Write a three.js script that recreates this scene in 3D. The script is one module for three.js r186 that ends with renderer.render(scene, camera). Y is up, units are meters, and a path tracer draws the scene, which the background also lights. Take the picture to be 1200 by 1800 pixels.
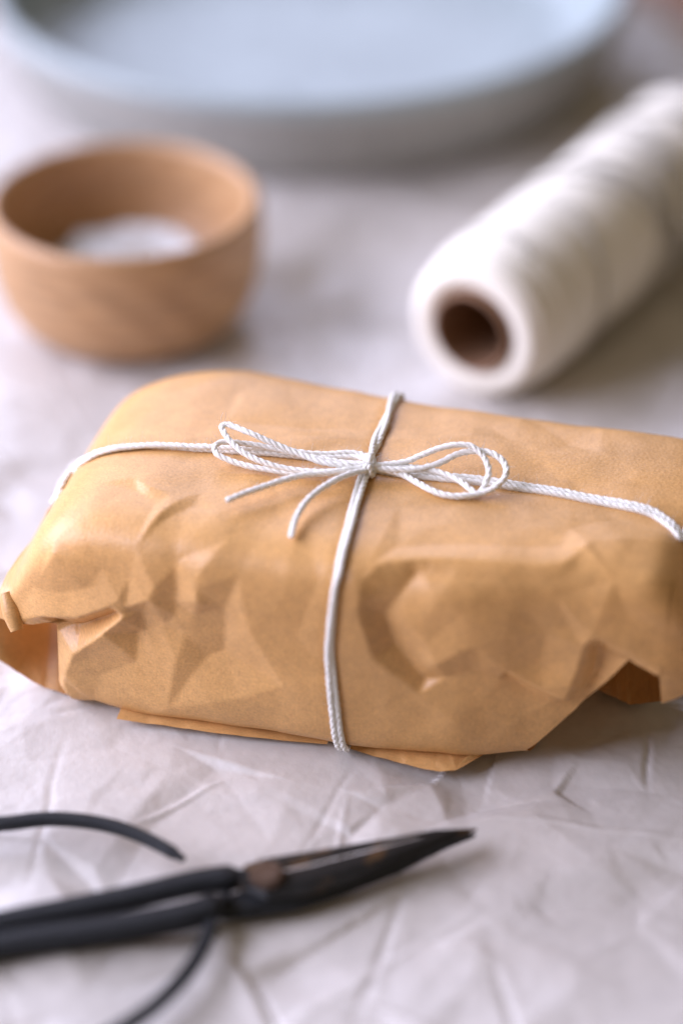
import * as THREE from 'three';
import { ImprovedNoise } from 'three/addons/math/ImprovedNoise.js';
import { mergeGeometries, mergeVertices } from 'three/addons/utils/BufferGeometryUtils.js';
import { RectAreaLightUniformsLib } from 'three/addons/lights/RectAreaLightUniformsLib.js';

// ---------------------------------------------------------------- camera, light, exposure
const scene = new THREE.Scene();
const renderer = new THREE.WebGLRenderer({ antialias: true });
renderer.setSize(682, 1024);
renderer.toneMapping = THREE.LinearToneMapping;
renderer.toneMappingExposure = 1;
renderer.shadowMap.enabled = true;

const camera = new THREE.PerspectiveCamera(24, 682 / 1024, 0.01, 20);
camera.position.set(0, 0.304, 0.392);
camera.lookAt(0, 0.304 - Math.sin(34 * Math.PI / 180), 0.392 - Math.cos(34 * Math.PI / 180));
camera.focus = 0.4745;
camera.userData.fStop = 3.3;

scene.background = new THREE.Color().setRGB(0.235, 0.190, 0.130);        // the warm room the window lights
RectAreaLightUniformsLib.init();
const windowLight = new THREE.RectAreaLight(new THREE.Color().setRGB(0.83, 0.85, 1.13), 10.8, 1.42, 0.72);   // the window, up on the left
windowLight.name = 'window_light';
windowLight.position.set(-0.93, 0.55, -0.10);
windowLight.lookAt(0, 0, -0.10);
scene.add(windowLight);
const backWindow = new THREE.RectAreaLight(new THREE.Color().setRGB(0.80, 0.85, 1.20), 3.8, 1.8, 0.8);     // a second window behind, further off
backWindow.name = 'back_window_light';
backWindow.position.set(-0.55, 0.95, -1.55);
backWindow.lookAt(0, 0, -0.10);
scene.add(backWindow);

// ---------------------------------------------------------------- helpers (shapes are worked out in millimetres)
const MM = 0.001, R = THREE.MathUtils.degToRad, V = (x, y, z) => new THREE.Vector3(x, y, z);
const perlin = new ImprovedNoise();
function rng(seed) { let a = seed >>> 0; return () => { a = (a + 0x6D2B79F5) >>> 0; let t = Math.imul(a ^ (a >>> 15), 1 | a); t = (t + Math.imul(t ^ (t >>> 7), 61 | t)) ^ t; return ((t ^ (t >>> 14)) >>> 0) / 4294967296; }; }
const clamp = (x, a = 0, b = 1) => Math.min(b, Math.max(a, x)), lerp = (a, b, t) => a + (b - a) * t;
const smooth = (a, b, x) => { const t = clamp((x - a) / (b - a)); return t * t * (3 - 2 * t); };
function fbm(x, y, z, oct = 4) { let s = 0, a = 0.5; for (let i = 0; i < oct; i++) { s += a * perlin.noise(x, y, z + i * 7.3); x *= 2.03; y *= 2.03; z *= 2.03; a *= 0.5; } return s; }
function table(t, x) { if (x <= t[0][0]) return t[0][1]; for (let i = 1; i < t.length; i++) if (x <= t[i][0]) return lerp(t[i - 1][1], t[i][1], (x - t[i - 1][0]) / (t[i][0] - t[i - 1][0])); return t[t.length - 1][1]; }
function tag(o, label, category, kind) { if (label) o.userData.label = label; if (category) o.userData.category = category; if (kind) o.userData.kind = kind; return o; }
function mesh(name, geo, mat, parent = scene) { const m = new THREE.Mesh(geo, mat); m.name = name; m.castShadow = m.receiveShadow = true; parent.add(m); return m; }
function thing(name, label, category, x = 0, y = 0, z = 0, turn = 0) { const g = new THREE.Group(); g.name = name; g.position.set(x * MM, y * MM, z * MM); g.rotation.y = turn; scene.add(g); return tag(g, label, category); }
// a grid of nu x nv points: f(s, t) -> [x, y, z] in mm; uv in metres unless uvf is given
function sheet(nu, nv, f, uvf, normal) {
  const pos = [], uv = [], idx = [], nor = [];
  for (let j = 0; j < nv; j++) for (let i = 0; i < nu; i++) {
    const s = i / (nu - 1), t = j / (nv - 1), p = f(s, t);
    pos.push(p[0] * MM, p[1] * MM, p[2] * MM);
    uv.push(...(uvf ? uvf(s, t, p) : [p[0] * MM, p[2] * MM]));
    if (normal) nor.push(...normal(s, t));
  }
  for (let j = 0; j < nv - 1; j++) for (let i = 0; i < nu - 1; i++) { const a = j * nu + i, b = a + 1, c = a + nu, d = c + 1; idx.push(a, b, d, a, d, c); }
  const g = new THREE.BufferGeometry();
  g.setAttribute('position', new THREE.Float32BufferAttribute(pos, 3));
  g.setAttribute('uv', new THREE.Float32BufferAttribute(uv, 2));
  g.setIndex(idx);
  if (normal) g.setAttribute('normal', new THREE.Float32BufferAttribute(nor, 3)); else g.computeVertexNormals();
  return g;
}
function texture(w, h, f, srgb, wrap) {                      // f(x, y) -> [r, g, b] (0..1)
  const d = new Uint8Array(w * h * 4);
  for (let y = 0; y < h; y++) for (let x = 0; x < w; x++) { const c = f(x / w, y / h), k = (y * w + x) * 4; for (let i = 0; i < 3; i++) d[k + i] = clamp(c[i]) * 255; d[k + 3] = 255; }
  const t = new THREE.DataTexture(d, w, h, THREE.RGBAFormat, THREE.UnsignedByteType);
  t.magFilter = t.minFilter = THREE.LinearFilter;
  t.wrapS = t.wrapT = wrap || THREE.RepeatWrapping;
  if (srgb) t.colorSpace = THREE.SRGBColorSpace;
  t.needsUpdate = true;
  return t;
}
function latheGeo(profile, seg = 128) { const g = new THREE.LatheGeometry(profile.map(([r, y]) => new THREE.Vector2(r * MM, y * MM)), seg); return g; }
function smoothProfile(pts, n) { const c = new THREE.SplineCurve(pts.map(([r, y]) => new THREE.Vector2(r, y))); return c.getPoints(n).map((p) => [Math.max(p.x, 0.0001), p.y]); }

// triangulated irregular network: creased paper is flat facets between crease points
function delaunay(P) {
  const n = P.length, big = 1e5, pts = [...P, [-big, -big], [big, -big], [0, big]];
  const circ = (a, b, c) => { const [ax, ay] = pts[a], [bx, by] = pts[b], [cx, cy] = pts[c]; const d = 2 * (ax * (by - cy) + bx * (cy - ay) + cx * (ay - by)); const A = ax * ax + ay * ay, B = bx * bx + by * by, C = cx * cx + cy * cy; const x = (A * (by - cy) + B * (cy - ay) + C * (ay - by)) / d, y = (A * (cx - bx) + B * (ax - cx) + C * (bx - ax)) / d; return { t: [a, b, c], x, y, r: (ax - x) ** 2 + (ay - y) ** 2 }; };
  let tris = [circ(n, n + 1, n + 2)];
  for (let i = 0; i < n; i++) {
    const edges = new Map(), keep = [];
    for (const T of tris) {
      if ((pts[i][0] - T.x) ** 2 + (pts[i][1] - T.y) ** 2 < T.r) for (const [a, b] of [[T.t[0], T.t[1]], [T.t[1], T.t[2]], [T.t[2], T.t[0]]]) { const k = a < b ? a * 1e5 + b : b * 1e5 + a; edges.set(k, edges.has(k) ? null : [a, b]); }
      else keep.push(T);
    }
    for (const e of edges.values()) if (e) keep.push(circ(e[0], e[1], i));
    tris = keep;
  }
  return tris.filter((T) => T.t.every((k) => k < n)).map((T) => T.t);
}
function rasterTIN(P, H, tris, nx, ny, x0, y0, dx, dy, out) {   // adds the heights H over the points P to the grid out
  for (const [a, b, c] of tris) {
    const [ax, ay] = P[a], [bx, by] = P[b], [cx, cy] = P[c], det = (by - cy) * (ax - cx) + (cx - bx) * (ay - cy);
    if (Math.abs(det) < 1e-9) continue;
    const i0 = Math.max(0, Math.ceil((Math.min(ax, bx, cx) - x0) / dx)), i1 = Math.min(nx - 1, Math.floor((Math.max(ax, bx, cx) - x0) / dx));
    const j0 = Math.max(0, Math.ceil((Math.min(ay, by, cy) - y0) / dy)), j1 = Math.min(ny - 1, Math.floor((Math.max(ay, by, cy) - y0) / dy));
    for (let j = j0; j <= j1; j++) for (let i = i0; i <= i1; i++) {
      const x = x0 + i * dx, y = y0 + j * dy, l1 = ((by - cy) * (x - cx) + (cx - bx) * (y - cy)) / det, l2 = ((cy - ay) * (x - cx) + (ax - cx) * (y - cy)) / det, l3 = 1 - l1 - l2;
      if (l1 < -1e-6 || l2 < -1e-6 || l3 < -1e-6) continue;
      out[j * nx + i] = l1 * H[a] + l2 * H[b] + l3 * H[c];
    }
  }
  return out;
}
function blur(grid, nx, ny, sx, sy, wrapY) {
  const kernel = (s) => { const r = Math.ceil(s * 2.5), k = []; let t = 0; for (let i = -r; i <= r; i++) { k.push(Math.exp(-i * i / (2 * s * s))); t += k[k.length - 1]; } return k.map((v) => v / t); };
  let src = grid;
  if (sx > 0.05) { const k = kernel(sx), r = (k.length - 1) / 2, o = new Float32Array(nx * ny); for (let j = 0; j < ny; j++) for (let i = 0; i < nx; i++) { let s = 0; for (let d = -r; d <= r; d++) s += k[d + r] * src[j * nx + clamp(i + d, 0, nx - 1)]; o[j * nx + i] = s; } src = o; }
  if (sy > 0.05) { const k = kernel(sy), r = (k.length - 1) / 2, o = new Float32Array(nx * ny); for (let j = 0; j < ny; j++) for (let i = 0; i < nx; i++) { let s = 0; for (let d = -r; d <= r; d++) { let q = j + d; q = wrapY ? (q + ny) % ny : clamp(q, 0, ny - 1); s += k[d + r] * src[q * nx + i]; } o[j * nx + i] = s; } src = o; }
  return src;
}
// crumpled facets: jittered lattice of random heights, joined by random diagonals
function crumple(nx, ny, x0, y0, dx, dy, cell, amp, seed) {
  const r = rng(seed), w = Math.ceil(nx * dx / cell) + 4, h = Math.ceil(ny * dy / cell) + 4, P = [], H = [], T = [];
  for (let j = 0; j < h; j++) for (let i = 0; i < w; i++) { P.push([x0 + (i - 1.5 + (r() - 0.5) * 1.0 + (j % 2) * 0.5) * cell, y0 + (j - 1.5 + (r() - 0.5) * 0.9) * cell]); const q = r(); H.push((q < 0.25 ? 1 : q < 0.5 ? -1 : 0.35 * (r() - 0.5)) * amp * (0.4 + 0.6 * r())); }
  for (let j = 0; j < h - 1; j++) for (let i = 0; i < w - 1; i++) { const a = j * w + i, b = a + 1, c = a + w, d = c + 1; if (r() < 0.5) T.push([a, b, d], [a, d, c]); else T.push([a, b, c], [b, d, c]); }
  return rasterTIN(P, H, T, nx, ny, x0, y0, dx, dy, new Float32Array(nx * ny));
}

// ---------------------------------------------------------------- measured shape of the parcel: section along its length, crease points [u, angle, lift], string paths
const SECTION = {
  wf: [[-70,29],[-60,32],[-52,34],[-20,36.5],[8,37.5],[30,35],[42,31],[52,29],[60,28],[68,26.5],[74,23]],
  wb: [[-70,-18],[-62,-22],[-57,-25],[-52,-28],[-44,-32.5],[-36,-35],[-28,-35],[-12,-32.5],[5,-30.5],[30,-30.5],[60,-30],[72,-27]],
  yt: [[-72,22.5],[-66,23],[-63.5,24],[-60,30],[-56.5,37],[-52,41.2],[-45.5,43.6],[-35,45],[5,45.2],[56,44.8],[64,43.8],[69,40],[72,35],[74,29]]
};
const CREASES = [[[-51.1,32.7,0.5],[-50.8,26.8,1.1],[-54.4,17.0,0.6]],[[-46.3,41.7,0.3]],[[-55.9,11.9,0.2]],[[-40.8,24.1,0.2]],[[-52.8,-33.0,0.2],[-49.9,-20.7,1.2],[-47.6,-11.1,1.8],[-42.3,-1.7,2.1],[-37.0,7.6,2.0],[-35.9,12.3,1.4]],[[-51.7,-5.6,-1.6],[-51.9,-16.3,-1.2],[-52.1,-27.0,-0.6]],[[-51.4,-2.6,-2.0],[-47.2,-4.6,-2.4],[-43.4,0.6,-1.9],[-38.5,7.8,-0.5]],[[-62.0,-6.3,1.0],[-53.8,1.4,1.4],[-46.3,4.4,1.6],[-40.0,10.8,1.7],[-37.1,14.7,1.4]],[[-50.8,12.0,0.5],[-42.2,17.4,0.4]],[[-44.5,-12.9,0.9]],[[-42.3,-19.1,0.4]],[[-44.6,-31.6,1.4]],[[-34.7,-11.0,0.2]],[[-32.9,10.4,-0.4]],[[-35.1,22.8,0.2]],[[-25.6,30.7,-0.4],[-25.7,20.5,-0.7],[-26.2,9.0,0]],[[-29.7,21.3,1.2],[-30.8,16.8,2.0]],[[-21.5,25.6,0.9],[-21.0,18.9,1.3]],[[-26.2,9.0,0],[-30.1,4.6,-0.6],[-34.4,-0.0,-1.2]],[[-26.2,9.0,0],[-21.1,13.6,-0.3],[-16.2,17.2,-0.5]],[[-16.1,16.8,-0.6],[-16.2,8.5,-1.2],[-16.7,-1.0,-1.8]],[[-26.2,9.0,0],[-23.1,1.8,-0.5],[-20.3,-5.1,-1.2]],[[-10.8,11.4,1.0]],[[-26.3,-7.2,0.8]],[[-31.1,-10.6,0.6]],[[-13.0,29.3,0.3]],[[-3.9,24.5,0.6]],[[-4.1,-8.0,1.0]],[[-1.7,11.0,0.3]],[[-13.5,-16.0,1.4]],[[-28.0,-24.6,2.0]],[[2.5,31.1,0.1]],[[8.4,35.1,1.2],[12.6,37.8,1.5],[16.5,39.8,1.6],[23.7,42.3,1.7],[32.2,43.6,1.6],[41.6,44.8,1.5],[46.7,47.1,1.5],[49.2,53.8,1.1],[51.6,63.4,0.5]],[[20.7,37.3,-1.0],[27.6,37.5,-0.2],[36.0,38.6,0.4],[44.2,40.4,0.5],[49.3,45.0,0.5]],[[15.8,44.4,0.2],[26.0,48.8,0.1],[36.5,51.2,0.1],[45.3,54.6,0.2]],[[10.8,34.8,1.0],[10.5,23.5,1.6],[13.6,7.6,1.6],[22.3,-5.3,0.8]],[[20.0,36.8,-1.5],[15.0,22.9,-2.7],[17.2,12.1,-2.5],[23.1,-1.1,-1.5]],[[19.2,21.5,-0.4],[21.2,20.0,0.3],[23.9,14.2,0.8],[25.1,8.7,1.4]],[[25.4,7.9,1.5],[28.8,12.8,1.6],[32.8,16.5,1.7],[37.4,19.4,1.8]],[[24.7,29.1,0.4]],[[30.5,27.7,0.2]],[[27.3,1.6,-0.3],[32.0,5.4,-0.5],[37.2,1.9,-0.3]],[[38.5,32.0,0.2]],[[37.3,8.2,1.6],[42.4,0.9,2.0],[48.7,-6.2,2.4]],[[38.2,2.6,-0.9],[42.5,-4.5,-0.9],[47.1,-9.8,-0.4]],[[45.1,22.9,0.7]],[[44.3,8.6,0.6]],[[46.6,35.9,0.2]],[[49.1,26.1,0.6]],[[52.8,22.2,2.4],[51.7,9.7,2.4],[49.8,-6.5,2.4]],[[54.9,18.0,-2.2],[54.1,4.0,-2.4],[51.5,-9.1,-1.4]],[[59.7,13.2,-0.2],[56.0,-0.8,-0.6]],[[53.6,23.9,2.4],[59.9,18.3,2.2],[66.5,10.8,2.0]],[[59.4,33.3,0.3]],[[64.7,30.3,0.2]],[[56.5,44.3,0.2]],[[64.3,52.3,0.3]],[[16.1,-13.9,1.0]],[[29.2,-14.5,1.2]],[[39.7,-19.7,0.9]],[[7.3,-3.9,0.6]],[[34.3,-8.1,0.3]],[[23.8,-21.7,1]],[[35.6,-25.4,1]],[[-40.7,61.7,0.6],[-35.8,55.4,0.7],[-30.9,52.7,0.5]],[[-38.1,53.6,-0.2],[-32.8,48.3,-0.1]],[[-30.9,45.2,0.6],[-28.5,51.2,0.5],[-25.5,56.0,0.2]],[[-29.6,42.9,-0.2],[-25.6,49.3,-0.1]],[[-18.5,61.1,0.5],[-15.7,69.3,0.5],[-13.3,73.7,0.3]],[[-20.5,47.0,0.4],[-15.5,56.7,0.3]],[[-32.8,102.0,0.3],[-20.6,104.6,0.5],[-8.1,109.2,0.5],[0.7,114.4,0.2]],[[-27.7,113.4,-0.1],[-13.7,115.5,-0.1],[-3.5,118.9,0]],[[-26.9,130.2,0.4],[-18.2,129.2,0.4],[-9.0,124.4,0.2]],[[-28.7,132.9,0.1]],[[-6.5,130.7,0.3]],[[-43.0,131.9,0.3],[-32.5,138.6,0.3]],[[12.0,117.9,0.3],[21.7,124.3,0.5],[33.4,124.0,0.4]],[[13.0,127.7,-0.2],[24.2,131.7,-0.2]],[[37.2,120.2,0.4],[48.2,125.2,0.4],[55.7,117.2,0.2]],[[40.9,129.0,-0.2]],[[40.8,104.8,-0.2],[49.8,105.4,-0.2]],[[45.9,65.9,0.2]],[[53.8,78.1,-0.5]],[[59.0,65.6,0.3]],[[35.4,60.8,0.2]],[[20.6,56.0,0.3],[28.6,63.0,0.2]],[[12.8,64.9,-0.3]],[[25.1,75.9,0.1]],[[-33.8,32.3,0.2]],[[-16.4,38.6,0.2]],[[-3.4,40.8,0.3]],[[-46.0,56.1,0.3]],[[-42.5,115.8,0.2]],[[-8.8,50.8,-0.1],[-2.5,47.6,0.3]]];
const STRING_PATHS = {"front":[[4.2,81.4],[4.8,59.2],[5.7,45.9],[6.2,34.3],[5.9,30.2],[5.5,20.5],[5.1,8.9],[5.4,-0.0],[6.1,-12.2],[6.8,-24.7]],"back":[[3.7,99.6],[3.5,112.2],[3.4,127.3],[3.1,137.1]],"left":[[1.5,96.8],[-6.2,92.4],[-15.3,90.3],[-24.5,88.1],[-31.3,86.3],[-39.5,85.2],[-44.8,84.1],[-50.1,82.0],[-53.9,80.7],[-64.3,169.9],[-64.7,167.1]],"right":[[6.2,89.5],[17.0,90.3],[28.2,92.2],[34.9,93.0],[44.0,92.2],[50.7,91.5],[56.3,90.1],[60.8,88.2],[64.5,82.5],[66.5,78.0]]};
const LOOPS = [[[4.5,84.8,2.2],[1.0,82.3,2.4],[-3.7,81.1,2.7],[-9.3,82.8,3.6],[-14.7,83.9,5.0],[-19.2,85.0,6.2],[-22.8,87.3,6.8],[-24.5,88.1,6.9],[-25.2,87.2,6.6],[-24.7,85.4,5.9],[-22.9,82.1,4.8],[-19.4,78.0,3.6],[-14.9,75.8,2.5],[-10.0,75.5,1.8],[-4.3,76.8,1.6],[0.6,80.2,1.8],[4.6,84.0,2.1]],[[4.3,86.8,1.8],[-0.5,85.9,1.7],[-7.0,86.0,1.8],[-13.1,87.4,2.2],[-19.1,87.2,2.8],[-22.7,85.9,3.2],[-25.2,83.9,3.4],[-25.9,80.9,3.2],[-25.2,77.9,2.6],[-22.5,76.1,1.9],[-18.6,74.9,1.4],[-13.2,74.7,1.1],[-7.4,75.3,1.0],[-1.8,77.9,1.3],[4.6,83.9,1.8]],[[5.5,84.2,2.4],[8.4,87.0,2.7],[11.9,89.6,3.6],[15.3,92.0,5.0],[18.3,93.5,6.2],[21.3,94.8,6.7],[24.1,95.2,6.6],[26.4,93.7,5.8],[27.9,90.7,4.6],[28.3,87.8,3.4],[28.0,84.3,2.2],[27.5,81.1,1.3],[26.7,79.5,1.0],[25.5,81.1,1.2],[22.4,85.4,1.7],[18.4,88.7,2.2],[14.1,89.1,2.5],[9.5,87.5,2.4],[5.6,84.0,2.2]],[[5.6,84.0,1.8],[8.6,85.2,1.6],[11.3,85.1,1.3],[14.3,82.0,0.9],[17.9,77.6,0.8],[21.2,75.7,0.8],[24.2,76.6,0.8],[27.1,79.3,1.1],[29.7,82.4,2.0],[31.4,86.8,3.3],[31.6,90.3,4.4],[30.5,93.7,5.3],[28.4,95.6,5.6],[25.4,96.4,5.4],[21.8,95.3,4.7],[18.1,91.3,3.6],[14.7,87.9,2.6],[10.2,85.3,2.1],[5.5,84.6,1.9]]];
const TAILS = [[[4.7,83.3,2.3],[1.4,78.9,2.4],[-2.4,74.9,2.5],[-6.7,70.8,2.6],[-10.2,65.4,2.8],[-13.5,59.9,3.0],[-16.4,55.4,3.0],[-18.8,51.5,2.8]],[[4.9,81.1,2.4],[2.7,76.8,2.7],[0.3,70.9,3.0],[-1.6,65.2,3.1],[-3.3,58.8,2.9],[-4.3,52.9,2.5],[-4.6,47.6,2.0],[-4.3,42.1,1.4]]];
const KNOT = [4.7,85.7,1.6];
const PATCH = {"tongueL":[[-50.1,0.3,31.8],[-52.1,0.3,31.7],[-56.8,0.7,31.1],[-61.8,2.5,30.3],[-66.0,5.0,30.2],[-69.3,7.5,29.9]],"wallL":[[-58.1,2.7,7.2],[-60.1,2.7,7.5],[-62.8,3.1,8.1],[-64.3,7.5,13.4],[-65.1,14.5,23.9],[-68.1,18.5,30.6]],"wallR":[[51.9,1.0,2.1],[54.7,2.0,-4.1],[57.3,3.0,-7.3],[61.3,3.0,-6.4],[65.9,4.5,-1.6]],"tongueR":[[52.6,2.0,6.5],[56.4,1.1,7.1],[59.7,1.0,8.4],[63.4,2.0,8.2],[66.8,3.5,8.5]],"stripA":[[-38.9,0.7,37.4],[-32.6,0.3,36.8],[-24.4,0.4,36.6],[-13.9,0.5,36.3],[-4.8,0.3,35.4],[3.6,0.2,34.3]],"stripB":[[8.4,0.5,34.9],[13.7,0.3,35.8],[19.6,0.2,36.5],[26.3,0.1,37.0],[29.9,0.4,36.0],[34.3,0.9,30.7]],"tip":[[29.8,1.0,36.4],[31.2,2.1,33.9],[34.5,1.7,31.1]],"curl":[[-64.1,22.5,31.1],[-60.8,16.5,35.0]]};
const SCISSORS = {"bladeA":[[25.2,4.0,52.5],[16.9,4.0,53.6],[4.2,4.0,56.5],[-6.3,4.0,59.1],[-13.6,4.0,60.8],[-17.7,4.0,62.7],[-18.5,4.0,68.7],[-13.3,4.0,71.7],[-6.2,4.0,70.6],[2.1,4.0,66.9],[14.7,4.0,59.4],[21.1,4.0,55.2]],"bladeB":[[25.1,3.0,51.7],[10.5,3.0,56.9],[-10.4,3.0,63.1],[-18.7,3.0,64.6],[-22.1,3.0,69.1],[-21.4,3.0,74.3],[-16.3,3.0,74.0],[-8.2,3.0,72.1],[0.0,3.0,68.2],[10.4,3.0,62.2],[20.1,3.0,54.9]],"up":[[-29.3,4.0,60.8],[-34.2,4.0,56.8],[-40.8,4.0,52.8],[-47.9,4.0,50.6],[-55.4,4.0,50.0],[-63.8,4.0,51.4],[-71.9,4.0,54.3]],"lo":[[-22.9,4.0,76.4],[-23.9,4.0,81.8],[-26.0,4.0,88.1],[-29.4,4.0,94.3],[-34.3,4.0,100.3],[-40.2,4.0,105.5]],"shU":[[-18.1,4.0,65.7],[-25.6,4.0,67.1],[-38.4,4.0,71.4],[-60.7,4.0,77.8]],"shL":[[-21.0,4.0,71.7],[-25.2,4.0,74.6],[-37.9,4.0,78.5],[-60.0,4.0,83.2]],"pivot":[-13.4,6.0,66.8]};

// ---------------------------------------------------------------- materials
const kraftMap = texture(1400, 2048, (x, y) => {
  const X = x * 160, Y = y * 230;
  const cloud = fbm(X * 0.05, Y * 0.05, 1, 3), mott = fbm(X * 0.45, Y * 0.45, 5, 3), grain = fbm(X * 2.2, Y * 2.2, 9, 2), fib = fbm(X * 0.7, Y * 5, 17, 2);
  const k = 1 + 0.13 * cloud + 0.07 * mott + 0.14 * grain + 0.10 * fib;
  const speck = fbm(X * 1.6, Y * 1.6, 31, 1) < -0.27 ? 0.93 : 1;
  return [0.815 * k * (0.5 + 0.5 * speck), 0.620 * k * speck, 0.385 * k * speck];
}, true);
kraftMap.repeat.set(1 / 0.160, 1 / 0.230);
const kraftBump = texture(1024, 1024, (x, y) => { const v = 0.5 + 0.5 * fbm(x * 110, y * 110, 3, 3) + 0.25 * fbm(x * 40, y * 240, 8, 2); return [v, v, v]; });
kraftBump.repeat.set(1 / 0.08, 1 / 0.08);
const kraft = new THREE.MeshPhysicalMaterial({ map: kraftMap, bumpMap: kraftBump, bumpScale: 0.00008, roughness: 0.43, ior: 1.5, side: THREE.DoubleSide });
const cotton = new THREE.MeshPhysicalMaterial({ color: new THREE.Color().setRGB(0.95, 0.925, 0.86), roughness: 1, sheen: 0.6, sheenRoughness: 0.6, sheenColor: new THREE.Color(1, 0.97, 0.92) });
{
  const t = texture(256, 256, (x, y) => { const v = 0.5 + 0.6 * fbm(x * 40, y * 7, 2, 3); return [v, v, v]; });
  cotton.bumpMap = t; cotton.bumpScale = 0.00016;
}

// ---------------------------------------------------------------- the table and the crinkled paper on it
{
  const wood = texture(512, 512, (x, y) => { const g = fbm(x * 3, y * 40, 2, 4), v = 1 + 0.5 * g; return [0.62 * v, 0.45 * v, 0.34 * v]; }, true);
  wood.repeat.set(1.2, 1.2);
  const g = new THREE.BoxGeometry(2.4, 0.03, 1.8);
  const m = mesh('tabletop', g, new THREE.MeshStandardMaterial({ map: wood, roughness: 0.55 }));
  m.position.set(0, -0.0205, -0.2);
  tag(m, 'pale brown wooden tabletop under the crinkled paper', 'table', 'structure');
}
const PX0 = -190, PZ0 = -400, PW = 420, PD = 550;
{
  const nx = 841, ny = 1101, dx = PW / (nx - 1), dy = PD / (ny - 1);
  const A = blur(crumple(nx, ny, PX0, PZ0, dx, dy, 17, 1.75, 11), nx, ny, 0.45, 0.45);
  const B = blur(crumple(nx, ny, PX0, PZ0, dx, dy, 8.0, 0.95, 23), nx, ny, 0.45, 0.45);
  const C = blur(crumple(nx, ny, PX0, PZ0, dx, dy, 3.9, 0.26, 37), nx, ny, 0.55, 0.55);
  const D = blur(crumple(nx, ny, PX0, PZ0, dx, dy, 38, 1.3, 51), nx, ny, 3, 3);
  // long sharp folds
  const r = rng(77), folds = [];
  for (let i = 0; i < 320; i++) folds.push([PX0 + r() * PW, PZ0 + r() * PD, r() * Math.PI, 12 + r() * 40, (r() < 0.5 ? -1 : 1) * (0.2 + 0.36 * r()), 0.6 + r() * 0.8]);
  const H = new Float32Array(nx * ny);
  for (let j = 0; j < ny; j++) for (let i = 0; i < nx; i++) {
    const x = PX0 + i * dx, z = PZ0 + j * dy, k = j * nx + i;
    const m1 = 0.55 + 0.9 * clamp(0.5 + 1.6 * perlin.noise(x * 0.03, z * 0.03, 4)), m2 = clamp(0.45 + 2 * perlin.noise(x * 0.045, z * 0.045, 14));
    H[k] = 0.75 * D[k] + 0.75 * A[k] * m1 + 0.7 * B[k] * (0.35 + 0.8 * m2) + 0.6 * C[k] * m2 + 0.5 * perlin.noise(x * 0.012, z * 0.012, 40);
  }
  for (const [fx, fz, a, len, h, wd] of folds) {
    const ca = Math.cos(a), sa = Math.sin(a), rr = len / 2 + wd;
    for (let j = Math.max(0, Math.floor((fz - rr - PZ0) / dy)); j <= Math.min(ny - 1, (fz + rr - PZ0) / dy); j++) for (let i = Math.max(0, Math.floor((fx - rr - PX0) / dx)); i <= Math.min(nx - 1, (fx + rr - PX0) / dx); i++) {
      const x = PX0 + i * dx - fx, z = PZ0 + j * dy - fz, along = x * ca + z * sa, across = -x * sa + z * ca + 0.9 * perlin.noise(along * 0.08, fx, fz);
      const e = 1 - (Math.abs(along) / (len / 2)) ** 2;
      if (e > 0) H[j * nx + i] += h * e * Math.max(0, 1 - Math.abs(across) / wd);
    }
  }
  // the paper lies flatter under what stands on it
  const flat = [[4, -8, 50, 26], [-53, -151, 20, 22], [-8, -315, 75, 75], [66, -160, 12, 12]];
  const g = sheet(nx, ny, (s, t) => {
    const i = Math.round(s * (nx - 1)), j = Math.round(t * (ny - 1)), x = PX0 + i * dx, far = PZ0 + 95 * smooth(70, 135, x) + 90 * smooth(-98, -125, x), z = lerp(far, PZ0 + PD, t);     // the far corners are torn off askew
    let f = 1;
    for (const [cx, cz, rx, rz] of flat) f = Math.min(f, 0.12 + 0.88 * smooth(0.8, 1.5, Math.hypot((x - cx) / rx, (z - cz) / rz)));
    return [x, Math.max(-4.2, H[j * nx + i] * f - 0.35), z];
  });
  const map = texture(1024, 1024, (x, y) => { const k = 1 + 0.10 * fbm(x * 9, y * 9, 3, 4) + 0.05 * fbm(x * 120, y * 120, 6, 2); return [0.778 * k, 0.752 * k, 0.725 * k]; }, true);
  map.repeat.set(1 / 0.4, 1 / 0.4);
  const bump = texture(1024, 1024, (x, y) => { const v = 0.5 + 0.5 * fbm(x * 70, y * 70, 3, 4); return [v, v, v]; });
  bump.repeat.set(1 / 0.12, 1 / 0.12);
  const m = mesh('wrapping_paper', g, new THREE.MeshPhysicalMaterial({ map, bumpMap: bump, bumpScale: 0.00010, roughness: 0.36, side: THREE.DoubleSide }));
  m.rotation.y = R(0);
  tag(m, 'large crinkled sheet of off-white parchment paper spread over the table under everything', 'paper');
}

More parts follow.
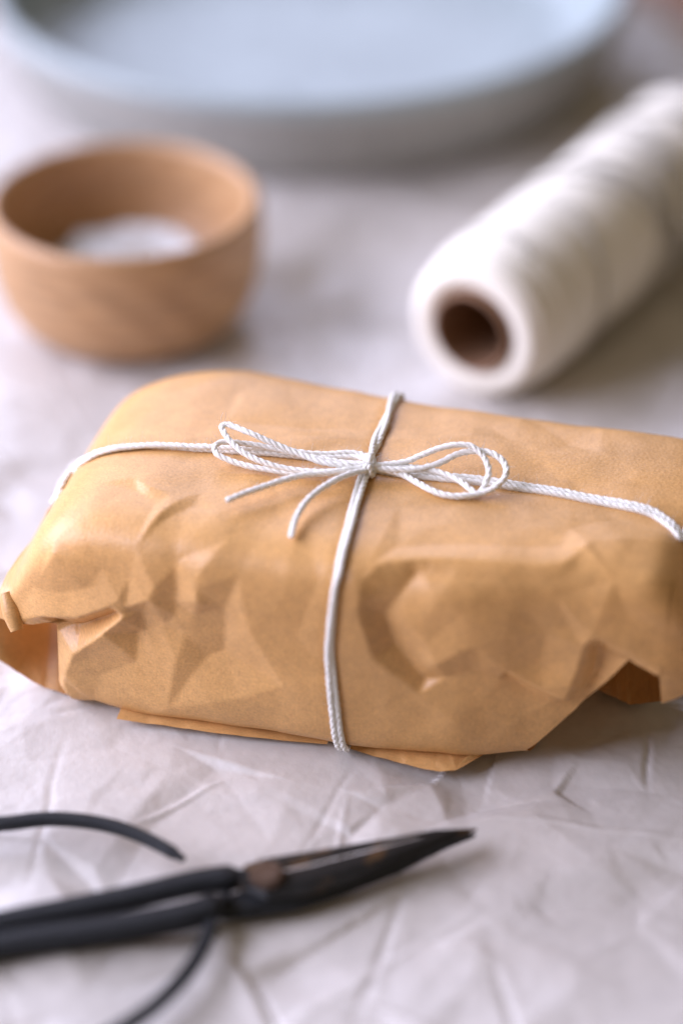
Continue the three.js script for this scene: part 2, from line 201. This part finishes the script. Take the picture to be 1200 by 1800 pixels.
// ---------------------------------------------------------------- the parcel
const parcel = thing('wrapped_parcel', 'small oblong parcel in brown kraft paper, tied crosswise with white twine and a bow', 'parcel', 2, 0.5, -10, -R(14));
const WC = 3, YC = 21, POW = 7;
const U0 = -76, UN = 317, DU = 0.5, AN = 600, DA = 360 / AN;         // grid of the paper's distance from the parcel's long axis
function baseRadius(u, a) {
  const deg = a * 180 / Math.PI;
  if (u > 40) u -= 6.5 * smooth(60, 130, deg) * smooth(40, 62, u) ;                  // the far right corner reaches further out
  const c = Math.cos(a), s = Math.sin(a), A = c > 0 ? table(SECTION.wf, u) - WC : WC - table(SECTION.wb, u), B = s > 0 ? table(SECTION.yt, u) - YC : YC;
  return ((Math.abs(c) / A) ** POW + (Math.abs(s) / Math.max(B, 1)) ** POW) ** (-1 / POW);
}
const radius = (() => {
  const K = 0.55, P = [], H = [], jit = rng(3);
  for (const line of CREASES) line.forEach(([u, a, d], i) => {           // a crease is a run of close points, so that no facet crosses it
    const [u1, a1, d1] = line[Math.max(0, i - 1)], n = Math.max(1, Math.round(Math.hypot(u - u1, (a - a1) * K) / 1.1));
    for (let k = 1; k <= n; k++) { const t = k / n; P.push([lerp(u1, u, t) + 0.16 * (jit() - 0.5), lerp(a1, a, t) * K + 0.16 * (jit() - 0.5)]); H.push((u > 2 && a < 60 ? 0.74 : u > -37 && a < 30 ? 0.9 : 1.15) * lerp(d1, d, t)); }
  });
  for (let u = -80; u <= 84; u += 13) for (const a of [-185, -120, -52, 160, 185]) { P.push([u + a * 0.011, a * K]); H.push(a < 0 && a > -100 ? 0 : 0); }
  for (const a of [-20, 10, 40, 75, 110, 135]) { P.push([-80.3, a * K], [84.2, a * K]); H.push(0, 0); }
  for (let u = -50; u <= 40; u += 14) { P.push([u + 0.7, -34 * K]); H.push(u < -25 ? 2.6 : u < -10 ? 1.8 : 0.8); }
  for (let u = -56; u <= 62; u += 17) { P.push([u + 0.3, 144 * K]); H.push(0.3 * Math.sin(u)); }
  let D = rasterTIN(P, H, delaunay(P), UN, AN + 1, U0, -180 * K, DU, DA * K, new Float32Array(UN * (AN + 1)));
  D = blur(D, UN, AN + 1, 0.5, 0.45);
  let fine = crumple(UN, AN + 1, 0, 0, DU, DA * K, 9, 0.15, 5);
  fine = blur(fine, UN, AN + 1, 1.6, 1.5);
  let base = new Float32Array(UN * (AN + 1));
  for (let j = 0; j <= AN; j++) for (let i = 0; i < UN; i++) base[j * UN + i] = baseRadius(U0 + i * DU, R(-180 + j * DA));
  base = blur(base, UN, AN + 1, 3, 1.5);
  // the taut string presses a shallow groove
  const groove = new Float32Array(UN * (AN + 1));
  for (const path of Object.values(STRING_PATHS)) {
    const c = new THREE.CatmullRomCurve3(path.map(([u, a]) => V(u, a * K, 0)));
    for (let q = 0; q <= 200; q++) {
      const p = c.getPointAt(q / 200), i0 = Math.round((p.x - U0) / DU), j0 = Math.round((p.y / K + 180) / DA);
      for (let j = Math.max(0, j0 - 10); j <= Math.min(AN, j0 + 10); j++) for (let i = Math.max(0, i0 - 7); i <= Math.min(UN - 1, i0 + 7); i++) { const d2 = ((U0 + i * DU - p.x) ** 2 + ((-180 + j * DA) * K - p.y) ** 2), k = j * UN + i; groove[k] = Math.max(groove[k], Math.exp(-d2 / 2.2)); }
    }
  }
  const out = new Float32Array(UN * (AN + 1));
  for (let j = 0; j <= AN; j++) for (let i = 0; i < UN; i++) {
    const u = U0 + i * DU, a = -180 + j * DA, k = j * UN + i, calm = a > 40 && a < 140 ? 0.55 : 1, e = smooth(-180, -165, a) * (1 - smooth(165, 180, a));
    out[k] = base[k] - 0.45 * groove[k] + e * (D[k] + fine[k] * calm + 0.25 * perlin.noise(u * 0.12, a * 0.07, 3) + 0.5 * perlin.noise(u * 0.035, a * 0.02, 9));
  }
  return out;
})();
function radiusAt(u, a) {                                            // a in degrees
  const x = clamp((u - U0) / DU, 0, UN - 1.001), y = clamp((((a + 180) % 360 + 360) % 360) / DA, 0, AN - 0.001), i = Math.floor(x), j = Math.floor(y), fx = x - i, fy = y - j, k = j * UN + i;
  return lerp(lerp(radius[k], radius[k + 1], fx), lerp(radius[k + UN], radius[k + UN + 1], fx), fy);
}
function onPaper(u, a, h = 0) { const r = radiusAt(u, a) + h, t = R(a); return [u, YC + r * Math.sin(t), WC + r * Math.cos(t)]; }
function paperNormal(u, a) {
  const p = onPaper(u - 0.5, a), q = onPaper(u + 0.5, a), s = onPaper(u, a - 0.8), t = onPaper(u, a + 0.8);
  const n = V(q[0] - p[0], q[1] - p[1], q[2] - p[2]).cross(V(t[0] - s[0], t[1] - s[1], t[2] - s[2])).normalize().negate();
  const w = onPaper(u, a), out = V(0, w[1] - YC, w[2] - WC);
  if (n.dot(out) < 0) n.negate();
  return [n.x, n.y, n.z];
}
const UL = [[-180, -58], [-60, -56], [-45, -55], [-33, -52.3], [-20, -52], [-4.2, -52], [-2.6, -64.5], [5, -64.5], [25, -62], [60, -61], [140, -61.5], [170, -60], [180, -58]];
const UR = [[-180, 62], [-60, 45], [-33, 42.5], [-15.5, 51.3], [-1.3, 56.2], [14, 60.6], [170, 60.6], [180, 62]];
const paperUV = (u, a) => [(u + 80) * MM, (a + 180) * 0.6 * MM];
{
  const NU = 420, NV = 701;
  const ua = (s, t) => { const a = -180 + 360 * t; return [s < 0.12 ? lerp(table(UL, a), -46, s / 0.12) : s < 0.85 ? lerp(-46, 40, (s - 0.12) / 0.73) : lerp(40, table(UR, a), (s - 0.85) / 0.15), a]; };
  const wrapper = mesh('paper_wrapper', sheet(NU, NV, (s, t) => onPaper(...ua(s, t)), (s, t) => paperUV(...ua(s, t)), (s, t) => paperNormal(...ua(s, t))), kraft, parcel);
  // the folded ends: paper running on past the sides, then down over the end
  const LOW = [[60, 14.2], [60.6, 14], [66.6, 7.5], [67.2, -10.5], [69.5, -9], [74.5, -4]];
  const endU = (a) => 74.5 + 4.5 * smooth(60, 130, a);
  const ef = (s, t) => { const u0 = lerp(60.6, 74.5, s), a = lerp(table(LOW, u0), 182, t); return [lerp(60.6, endU(a), s), a]; };
  const fold = mesh('end_fold', sheet(60, 300, (s, t) => onPaper(...ef(s, t)), (s, t) => paperUV(...ef(s, t)), (s, t) => paperNormal(...ef(s, t))), kraft, parcel);
  const fan = (u, uc, a0, a1, sgn) => sheet(26, 160, (s, t) => { const a = lerp(a0, a1, t), r = (1 - s) * radiusAt(u(a), a), e = sgn * (Math.sin(s * Math.PI / 2) ** 0.5) * 1.6; return [lerp(u(a), uc, s) + e + 0.6 * perlin.noise(r * 0.2, a * 0.05, 2), YC + r * Math.sin(R(a)), WC + r * Math.cos(R(a))]; }, (s, t) => [(80 + s * 30) * MM, (t * 120) * MM]);
  mesh('end_fold', fan(endU, 73, -4, 200, 1), kraft, parcel).name = 'end_fold_001';
  mesh('end_fold', fan((a) => table(UL, a), -62, -3.5, 300, -1), kraft, parcel).name = 'end_fold_002';
  // what one sees inside the open corners
  const inner = (u, uc) => sheet(14, 160, (s, t) => { const a = -180 + 360 * t, r = (1 - s) * radiusAt(u(a), a) * 0.95; return [lerp(u(a), uc, s), YC + r * Math.sin(R(a)), WC + r * Math.cos(R(a))]; });
  mesh('inner_fold', inner((a) => table(UR, a) - 2.5, 50), kraft, parcel);
  mesh('inner_fold_001', inner((a) => Math.max(table(UL, a), -56) + 3, -48), kraft, parcel);
  // tongues of paper at the bottom of the two open corners, and the overlapping edge under the front
  const patch = (edge, back) => { const c = new THREE.CatmullRomCurve3(edge.map((p) => V(...p)), false, 'catmullrom', 0.2); return sheet(60, 14, (s, t) => { const p = c.getPoint(s), b = back(p, s); const n = 0.25 * perlin.noise(s * 9, t * 3, 5); return [lerp(p.x, b[0], t), lerp(p.y, b[1], t) + (b[3] || 0) * Math.sin(Math.PI * t) + n, lerp(p.z, b[2], t)]; }, (s, t) => [s * 0.06, t * 0.025]); };
  const lipEnd = [[-65, -7.5], [-60, -6.6], [-55, -4.2], [-51, -2.6]];
  const lip = (s, t) => { const u = lerp(-64.5, -51.5, s); return [u, lerp(table(lipEnd, u), -2.2, t)]; };
  mesh('flap_edge', sheet(50, 12, (s, t) => onPaper(...lip(s, t)), (s, t) => paperUV(...lip(s, t)), (s, t) => paperNormal(...lip(s, t))), kraft, parcel);
  const along = (pts) => { const c = new THREE.CatmullRomCurve3(pts.map((p) => V(...p)), false, 'catmullrom', 0.2); return (s) => c.getPoint(s).toArray(); };
  const wallL = along(PATCH.wallL), wallR = along(PATCH.wallR);
  mesh('corner_flap', patch(PATCH.tongueL, (p, s) => [...wallL(s), -1]), kraft, parcel);
  mesh('corner_flap_001', patch(PATCH.tongueR, (p, s) => [...wallR(s), -0.6]), kraft, parcel);
  mesh('paper_edge', patch(PATCH.stripA, (p) => [p.x, 1.2, p.z - 7, 0.3]), kraft, parcel);
  mesh('paper_edge_001', patch(PATCH.stripB, (p, s) => [p.x - 4 * s, 1.4, lerp(p.z - 6, 30, 0.6), 0.3]), kraft, parcel);
  {
    const [a, b, c] = PATCH.tip.map((p) => V(...p));
    mesh('paper_corner', sheet(8, 8, (s, t) => { const p = a.clone().lerp(b, t).lerp(c.clone().lerp(b, t * 0.3), s); return [p.x, p.y + 0.3 * Math.sin(s * Math.PI), p.z]; }), kraft, parcel);
    const [p, q] = PATCH.curl.map((v) => V(...v)), ax = q.clone().sub(p), L = ax.length(); ax.normalize();
    const e = V(1, 0, 0).addScaledVector(ax, -ax.x).normalize(), f = ax.clone().cross(e);
    mesh('rolled_corner', sheet(24, 20, (s, t) => { const th = -0.4 + s * 4.6, r = (1.9 - 0.5 * s) * (0.75 + 0.35 * Math.sin(Math.PI * t)), c = p.clone().addScaledVector(ax, t * L).addScaledVector(e, r * Math.cos(th) + 1.2).addScaledVector(f, r * Math.sin(th)); return [c.x, c.y, c.z]; }, (s, t) => [s * 0.01, t * 0.01]), kraft, parcel);
  }
}

// ---------------------------------------------------------------- twine: three plies laid round each other
function rope(points, { r = 0.63, plies = 3, pitch = 4.6, step = 0.22, seed = 1, phase = 0, taper = 0 } = {}) {
  const curve = new THREE.CatmullRomCurve3(points.map((p) => p.isVector3 ? p : V(...p)), false, 'centripetal');
  curve.arcLengthDivisions = 400;
  const len = curve.getLength(), n = Math.max(12, Math.round(len / step)), geos = [], seg = 9;
  const pos = [], tan = [];
  for (let i = 0; i <= n; i++) { pos.push(curve.getPointAt(i / n)); tan.push(curve.getTangentAt(i / n)); }
  const nor = [V(0, 1, 0).cross(tan[0]).normalize()];
  for (let i = 1; i <= n; i++) { const q = new THREE.Quaternion().setFromUnitVectors(tan[i - 1], tan[i]); nor.push(nor[i - 1].clone().applyQuaternion(q)); }
  for (let k = 0; k < plies; k++) {
    const P = [], UVs = [], I = [], centre = [];
    for (let i = 0; i <= n; i++) {
      const th = phase + k * 2 * Math.PI / plies + i / n * len / pitch * 2 * Math.PI + 1.1 * perlin.noise(i * 0.012, seed, 3) + 0.4 * perlin.noise(i * 0.03, k, seed), b = tan[i].clone().cross(nor[i]);
      const off = r * 0.36;
      centre.push(pos[i].clone().addScaledVector(nor[i], off * Math.cos(th)).addScaledVector(b, off * Math.sin(th)));
    }
    for (let i = 0; i <= n; i++) {
      const t = centre[Math.min(n, i + 1)].clone().sub(centre[Math.max(0, i - 1)]).normalize(), a = nor[i].clone().addScaledVector(t, -nor[i].dot(t)).normalize(), b = t.clone().cross(a);
      const endT = Math.min(i, n - i), cap = endT === 0 ? 0.15 : endT === 1 ? 0.75 : 1;
      for (let s = 0; s <= seg; s++) {
        const q = s / seg * 2 * Math.PI, rr = r * 0.66 * cap * (1 + 0.13 * perlin.noise(i * 0.035, seed, 7)) * (1 + 0.16 * perlin.noise(i * 0.09, k * 5 + Math.cos(q), seed + Math.sin(q)) + 0.12 * perlin.noise(i * 0.6, k * 3 + 2 * Math.cos(q), seed + 2 * Math.sin(q)));
        const p = centre[i].clone().addScaledVector(a, rr * Math.cos(q)).addScaledVector(b, rr * Math.sin(q));
        P.push(p.x * MM, p.y * MM, p.z * MM); UVs.push(s / seg, i / n * len / 8);
      }
    }
    for (let i = 0; i < n; i++) for (let s = 0; s < seg; s++) { const A = i * (seg + 1) + s, B = A + 1, C = A + seg + 1, D = C + 1; I.push(A, C, D, A, D, B); }
    const g = new THREE.BufferGeometry();
    g.setAttribute('position', new THREE.Float32BufferAttribute(P, 3)); g.setAttribute('uv', new THREE.Float32BufferAttribute(UVs, 2)); g.setIndex(I); g.computeVertexNormals();
    geos.push(g);
  }
  return mergeGeometries(geos);
}
const hairSpots = [];
{
  const twine = new THREE.Group(); twine.name = 'twine'; parcel.add(twine);
  // two strands side by side along a path of [u, angle] on the paper
  function pair(path, side, gap, twist, seed) {
    const out = [];
    for (const sgn of [-1, 1]) {
      const c = new THREE.CatmullRomCurve3(path.map(([u, a]) => V(u, a * 0.55, 0))), pts = [], n = path.length * 4;
      for (let i = 0; i <= n; i++) {
        const p = c.getPoint(i / n), w = Math.cos(twist * i / n * Math.PI), lift = 0.55 + (1 + sgn * Math.sin(twist * i / n * Math.PI)) * 0.35 * (twist ? 1 : 0), d = sgn * gap * (twist ? w : 1);
        const a = p.y / 0.55, k = side === 'u' ? [p.x + d, a] : [p.x, a + d / (radiusAt(p.x, a) * Math.PI / 180)];
        pts.push(V(...onPaper(k[0], k[1], lift)));
      }
      out.push(rope(pts, { seed: seed + sgn, phase: sgn, pitch: 4.4 }));
      hairSpots.push(pts);
    }
    return mergeGeometries(out);
  }
  mesh('string', pair([[4.3, 92], ...STRING_PATHS.front, [7.3, -31], [6.5, -38], [5.5, -60]], 'u', 0.58, 1.2, 3), cotton, twine);
  mesh('string_001', pair([[4.2, 86], ...STRING_PATHS.back, [3, 148], [3, 156], [3, 175]], 'u', 0.5, 3, 13), cotton, twine);
  mesh('string_002', pair([[4.5, 92], ...STRING_PATHS.left, [-57.5, 59], [-59.5, 61], [-60.9, 62]], 'a', 0.5, 1.6, 23), cotton, twine);
  mesh('string_003', pair([[4, 90], ...STRING_PATHS.right, [69, 99], [72, 100]], 'a', 0.66, 0, 33), cotton, twine);
  LOOPS.forEach((L, i) => { const pts = L.map(([u, a, h]) => V(...onPaper(u, a, h))); hairSpots.push(pts); mesh('bow_loop' + (i ? '_00' + i : ''), rope(pts, { seed: 40 + i, phase: i * 1.7, r: i === 3 ? 0.66 : 0.61 }), cotton, twine); });
  TAILS.forEach((L, i) => { const pts = L.map(([u, a, h]) => V(...onPaper(u, a, h))); hairSpots.push(pts); mesh('loose_end' + (i ? '_00' + i : ''), rope(pts, { seed: 60 + i, phase: i }), cotton, twine); });
  {
    const [ku, ka] = KNOT, c = V(...onPaper(ku, ka, 1.9)), G = [];
    // the knot: two tight turns over the crossing
    for (const [tilt, off, rad] of [[0.3, -0.5, 2.0], [-0.15, 0.55, 2.1]]) {
      const pts = [];
      for (let i = 0; i <= 16; i++) { const t = i / 16 * Math.PI * 2 + 0.8; pts.push(V(c.x + off + tilt * rad * Math.sin(t) + 0.2 * Math.cos(t), c.y + 1.8 * Math.sin(t), c.z + rad * Math.cos(t))); }
      G.push(rope(pts, { seed: 80 + off, r: 0.6, pitch: 3.6 }));
    }
    mesh('knot', mergeGeometries(G), cotton, twine);
  }
  // loose cotton fibres standing off the twine
  const r = rng(99), G = [];
  for (let i = 0; i < 1300; i++) {
    const pts = hairSpots[Math.floor(r() * hairSpots.length)], k = r() * (pts.length - 1), j = Math.floor(k), p = pts[j].clone().lerp(pts[Math.min(j + 1, pts.length - 1)], k - j);
    const d = V(r() - 0.5, r() * 0.9, r() - 0.5).normalize(), e = V(r() - 0.5, r() - 0.5, r() - 0.5), l = 0.7 + 1.5 * r() ** 2;
    const q = [p.clone().addScaledVector(d, 0.4), p.clone().addScaledVector(d, 0.5 + l * 0.5).addScaledVector(e, 0.5), p.clone().addScaledVector(d, 0.5 + l).addScaledVector(e, 1.3)].map((v) => v.multiplyScalar(MM));
    G.push(new THREE.TubeGeometry(new THREE.CatmullRomCurve3(q), 5, 0.00002, 3));
  }
  const top = V(...onPaper(LOOPS[0][8][0], LOOPS[0][8][1], LOOPS[0][8][2]));
  G.push(new THREE.TubeGeometry(new THREE.CatmullRomCurve3([top, top.clone().add(V(-0.3, 1.4, -0.3)), top.clone().add(V(0.1, 2.9, -0.6))].map((v) => v.clone().multiplyScalar(MM))), 8, 0.00003, 4));
  tag(mesh('fibre_fuzz', mergeGeometries(G), cotton, twine), null, null, 'stuff');
}

// ---------------------------------------------------------------- wooden bowl with salt
const bowlMap = texture(1024, 512, (x, y) => {
  const a = x * Math.PI * 2, X = Math.cos(a) * 33, Z = Math.sin(a) * 33, Y = y * 60;
  const d = Math.hypot(Y * 0.9 + 20 + 3 * fbm(X * 0.04, Y * 0.04, Z * 0.04, 2), Z * 0.55 + 60), ring = 0.5 + 0.5 * Math.sin(d * 1.15 + 2 * fbm(X * 0.03, Y * 0.05, Z * 0.03, 3));
  const k = 0.95 + 0.06 * ring + 0.3 * fbm(X * 0.08, Y * 0.9, Z * 0.08, 3);
  return [0.715 * k, 0.560 * k * (0.98 + 0.02 * ring), 0.400 * k * (0.95 + 0.05 * ring)];
}, true);
{
  const bowl = thing('wooden_bowl', 'small round turned wooden pinch bowl holding white salt', 'bowl', -54.2, 0, -149.8);
  const wood = new THREE.MeshPhysicalMaterial({ map: bowlMap, roughness: 0.5, clearcoat: 0.12, clearcoatRoughness: 0.4, side: THREE.DoubleSide });
  const outer = smoothProfile([[22.5, 0.3], [25, 0.6], [28.6, 3], [31.8, 8.2], [33.6, 15], [34.3, 22], [34.4, 28], [34.1, 31.4], [33.2, 33], [32, 33], [31, 31.6], [30.8, 28]], 60);
  mesh('bowl_body', latheGeo([[0.01, 0.3], ...outer]), wood, bowl);
  const inner = smoothProfile([[30.8, 28], [30.6, 22], [29.3, 15], [25.6, 9], [18, 5.5], [8, 4.6], [0.01, 4.5]], 40);
  mesh('bowl_hollow', latheGeo(inner), wood, bowl);
}
{
  const r = rng(7), g = sheet(90, 160, (s, t) => {
    const a = t * 2 * Math.PI, R0 = 24.2 + 2.2 * perlin.noise(Math.cos(a) * 1.4, Math.sin(a) * 1.4, 2), rr = s * R0, x = rr * Math.cos(a), z = rr * Math.sin(a);
    const flake = Math.abs(perlin.noise(x * 0.55, z * 0.55, 3)) * 3.4 + Math.abs(perlin.noise(x * 1.3, z * 1.3, 8)) * 1.8;
    return [x, 7 + (9.4 - 0.0035 * rr * rr + 2.2 * perlin.noise(x * 0.11, z * 0.11, 6) + flake) * (1 - smooth(0.72, 1, s) * 0.85), z];
  });
  const m = mesh('salt', g, new THREE.MeshPhysicalMaterial({ color: new THREE.Color().setRGB(0.74, 0.73, 0.71), roughness: 0.5, side: THREE.DoubleSide }));
  m.position.set(-54.2 * MM, -0.5 * MM, -149.8 * MM);
  tag(m, 'heap of white flaky salt inside the wooden bowl', 'salt', 'stuff');
}

// ---------------------------------------------------------------- ceramic dish at the back
{
  const dish = thing('ceramic_dish', 'wide shallow round dish with pale blue glaze at the back of the table', 'dish', -10.5, 0, -315);
  const speckle = texture(1024, 512, (x, y) => { const s = fbm(x * 60, y * 24, 4, 2) < -0.25 ? 0.72 : 1, k = (1 + 0.16 * fbm(x * 14, y * 6, 2, 3)) * s; return [0.595 * k, 0.635 * k, 0.635 * k]; }, true);
  const stone = texture(1024, 512, (x, y) => { const s = fbm(x * 130, y * 50, 14, 2) < -0.22 ? 0.72 : 1, k = (1 + 0.14 * fbm(x * 18, y * 8, 2, 3)) * s; return [0.60 * k, 0.595 * k, 0.57 * k]; }, true);
  const glaze = new THREE.MeshPhysicalMaterial({ map: speckle, roughness: 0.45, clearcoat: 0.15, clearcoatRoughness: 0.35, side: THREE.DoubleSide });
  const clay = new THREE.MeshPhysicalMaterial({ map: stone, roughness: 0.6, side: THREE.DoubleSide });
  mesh('dish_wall', latheGeo([[0.01, 0.6], ...smoothProfile([[82, 0.6], [86, 0.4], [89.5, 2], [93.6, 9], [97, 18], [98.4, 24]], 40)], 180), clay, dish);
  mesh('dish_rim', latheGeo(smoothProfile([[98.4, 24], [98.7, 26.6], [97.8, 28], [96, 28.4], [94.2, 27.6], [93.4, 25]], 30), 180), glaze, dish);
  mesh('dish_hollow', latheGeo(smoothProfile([[93.4, 25], [92, 16], [88.4, 9.2], [83, 5.6], [74, 4.6], [40, 4.4], [0.01, 4.4]], 60), 180), glaze, dish);
}

// ---------------------------------------------------------------- spool of twine lying on its side
{
  const spool = thing('twine_spool', 'white cotton twine spool on a brown cardboard tube, lying on its side', 'spool', 30.5, 19.6, -105.5);
  const axis = V(70.3, 0, -107.6), L = axis.length() - 10;
  spool.rotation.y = Math.atan2(axis.x, axis.z) - 0;
  const wind = texture(512, 512, (x, y) => { const v = 0.5 + 0.25 * Math.sin((y * 46 + x * 2) * 2 * Math.PI) + 0.3 * Math.sin((y * 30 - x * 3) * 2 * Math.PI) + 0.3 * fbm(x * 20, y * 60, 3, 2); return [v, v, v]; });
  const wound = cotton.clone(); wound.bumpMap = wind; wound.bumpScale = 0.0003; wound.side = THREE.DoubleSide; wound.color = new THREE.Color().setRGB(0.84, 0.79, 0.68);
  // wound thread: swells and dips along the tube where the layers cross
  const prof = [];
  for (let i = 0; i <= 160; i++) { const t = i / 160, y = 2.2 + t * (L - 4.4); prof.push([19.8 - 0.25 - 3.0 * (1 - Math.sqrt(clamp(t / 0.10))) - 1.6 * smooth(0.965, 1, t) + 0.2 * Math.sin(t * 2 * Math.PI * 5.2 + 0.6) * smooth(0.05, 0.2, t) + 0.12 * Math.sin(t * 2 * Math.PI * 11.3), y]); }
  const body = latheGeo([[10.3, 2.6], [11.5, 1.2], [13.6, 0.6], [15.9, 0.9], ...prof, [15.5, L - 1.2], [10.3, L - 1.8]], 128);
  body.rotateX(Math.PI / 2);
  mesh('wound_twine', body, wound, spool);
  const strands = [], r = rng(17);
  for (let k = 0; k < 26; k++) {                                     // single strands lying across the winding
    const y0 = 6 + r() * (L - 30), span = 12 + r() * 16, a0 = r() * 6.28, turn = (r() < 0.5 ? -1 : 1) * (2 + 2 * r()), pts = [];
    for (let i = 0; i <= 22; i++) { const t = i / 22, y = y0 + t * span, q = (y - 2.2) / (L - 4.4), rr = 19.8 + 0.2 * Math.sin(q * 2 * Math.PI * 5.2 + 0.6) * smooth(0.05, 0.2, q) + 0.12 * Math.sin(q * 2 * Math.PI * 11.3), a = a0 + t * turn; pts.push(V(rr * Math.cos(a) * MM, rr * Math.sin(a) * MM, y * MM)); }
    strands.push(new THREE.TubeGeometry(new THREE.CatmullRomCurve3(pts), 60, 0.00055, 6));
  }
  tag(mesh('twine_strands', mergeGeometries(strands), wound, spool), null, null, 'stuff');
  const tube = latheGeo([[9.4, -0.4], [9.7, -0.6], [10.2, -0.4], [10.3, 0.2], [10.3, L + 0.4], [9.6, L + 0.7], [9.4, L + 0.4], [9.4, L], [9.4, 0], [9.4, -0.4]], 96);
  tube.rotateX(Math.PI / 2);
  mesh('cardboard_tube', tube, new THREE.MeshStandardMaterial({ color: new THREE.Color().setRGB(0.22, 0.115, 0.06), roughness: 0.85, side: THREE.DoubleSide }), spool);
}

// ---------------------------------------------------------------- forged iron scissors
{
  const [px, , pz] = SCISSORS.pivot;
  const sc = thing('scissors', 'closed black iron scissors with wire-loop handles and rusty pivot in front of parcel', 'scissors', px, 0, pz);
  const rel = (p) => V(p[0] - px, p[1], p[2] - pz);
  const rust = texture(512, 512, (x, y) => { const n = fbm(x * 9, y * 9, 3, 4), q = smooth(0.02, 0.3, n), f = 1 + 0.5 * fbm(x * 60, y * 60, 2, 2); return [lerp(0.11, 0.30, q) * f, lerp(0.105, 0.215, q) * f, lerp(0.10, 0.125, q) * f]; }, true);
  rust.repeat.set(1 / 0.05, 1 / 0.05);
  const bumpT = texture(256, 256, (x, y) => { const v = 0.5 + 0.6 * fbm(x * 16, y * 16, 3, 3); return [v, v, v]; });
  bumpT.repeat.set(1 / 0.03, 1 / 0.03);
  const iron = new THREE.MeshPhysicalMaterial({ color: new THREE.Color().setRGB(0.008, 0.009, 0.011), metalness: 0, specularIntensity: 0.7, roughness: 0.5, bumpMap: bumpT, bumpScale: 0.00012, side: THREE.DoubleSide });
  const steel = new THREE.MeshPhysicalMaterial({ map: rust, metalness: 0.1, specularIntensity: 0.6, roughness: 0.58, bumpMap: bumpT, bumpScale: 0.00012, side: THREE.DoubleSide });
  // a blade: outline in plan, ground to a ridge along its middle and to a sharp point
  function blade(outline, y, th, inset, tipAt) {
    const pts = outline.map((p) => { const q = rel(p); return V(q.x, 0, q.z); }), n = pts.length, tip = pts[tipAt], back = V(-8, 0, 3), dir = tip.clone().sub(back).normalize();
    const ring = (h, k) => pts.map((p, i) => { const t = p.clone().sub(back).dot(dir), c = back.clone().addScaledVector(dir, t), q = p.clone().lerp(c, i === tipAt ? 0 : k); return [q.x, y + h * (i === tipAt ? 0.35 : 1), q.z]; });
    const rings = [ring(0, 0.12), ring(th * 0.12, 0), ring(th * 0.4, 0), ring(th, inset), ring(th, 0.96)], pos = [], idx = [];
    const quad = (a, b, c, d) => { for (const p of [a, b, c, a, c, d]) pos.push(p[0] * MM, p[1] * MM, p[2] * MM); };
    for (let r = 0; r < rings.length - 1; r++) for (let i = 0; i < n; i++) { const j = (i + 1) % n; quad(rings[r][i], rings[r][j], rings[r + 1][j], rings[r + 1][i]); }
    const g = new THREE.BufferGeometry(); g.setAttribute('position', new THREE.Float32BufferAttribute(pos, 3));
    g.setAttribute('uv', new THREE.Float32BufferAttribute(pos.reduce((o, v, k) => { if (k % 3 === 0) o.push(v, pos[k + 2]); return o; }, []), 2));
    g.computeVertexNormals();
    return g;
  }
  mesh('blade', blade(SCISSORS.bladeB, 1.0, 2.2, 0.25, 0), iron, sc);
  mesh('blade_001', blade(SCISSORS.bladeA, 3.2, 1.9, 0.45, 0), steel, sc);
  const taperTube = (pts, radii, flatY = 1) => {
    const c = new THREE.CatmullRomCurve3(pts.map((p) => p.clone().multiplyScalar(MM))), n = 90, g = new THREE.TubeGeometry(c, n, 0.001, 16), p = g.attributes.position, q = V(0, 0, 0);
    for (let i = 0; i <= n; i++) { const o = c.getPointAt(i / n), t = i / n * (radii.length - 1), k = Math.min(radii.length - 2, Math.floor(t)), rr = lerp(radii[k], radii[k + 1], t - k) * (i === 0 || i === n ? 0.5 : 1); for (let s = 0; s <= 16; s++) { const m = i * 17 + s; q.fromBufferAttribute(p, m).sub(o).multiplyScalar(rr); q.y *= flatY; p.setXYZ(m, o.x + q.x, o.y + q.y, o.z + q.z); } }
    g.computeVertexNormals();
    const caps = [0, 1].map((e) => { const s = new THREE.SphereGeometry(radii[e ? radii.length - 1 : 0] * 0.62 * MM, 14, 10); s.translate(...c.getPointAt(e).toArray()); return s; });
    return mergeGeometries([g, ...caps]);
  };
  // each handle: a shank running back from the pivot, bent round into a wide wire loop that returns to the pivot
  const up = SCISSORS.up.map(rel), lo = SCISSORS.lo.map(rel), shU = SCISSORS.shU.map(rel), shL = SCISSORS.shL.map(rel);
  mesh('handle', taperTube([...shU, V(-66, 4, 17), V(-84, 4, 18), V(-98, 4, 8), V(-98, 4, -6), V(-84, 4, -14), V(-68, 4, -15.5), ...up.slice(0, -1).reverse()].map((p) => V(p.x, 3.9, p.z)), [2.4, 2.35, 2.3, 2.2, 2.1, 2, 1.8, 1.75, 1.65, 1.55, 1.5, 1.45, 1.4, 1.2]), iron, sc);
  mesh('handle_001', taperTube([...shL, V(-64, 4, 22), V(-80, 4, 30), V(-84, 4, 44), V(-74, 4, 54), V(-56, 4, 55), V(-40, 4, 48), ...lo.slice(0, -1).reverse()].map((p) => V(p.x, 3.6, p.z)), [2.6, 2.7, 2.7, 2.5, 2.3, 2, 1.8, 1.7, 1.6, 1.55, 1.5, 1.45, 1.4, 1.3]), iron, sc);
  const rivet = latheGeo(smoothProfile([[3.2, 4.2], [3.3, 5.2], [2.9, 6.2], [1.9, 6.8], [0.9, 7.0], [0.01, 7.0]], 24), 40);
  mesh('rivet', rivet, new THREE.MeshPhysicalMaterial({ color: new THREE.Color().setRGB(0.12, 0.068, 0.04), metalness: 0.5, roughness: 0.4, bumpMap: bumpT, bumpScale: 0.0002 }), sc);
}

renderer.render(scene, camera);
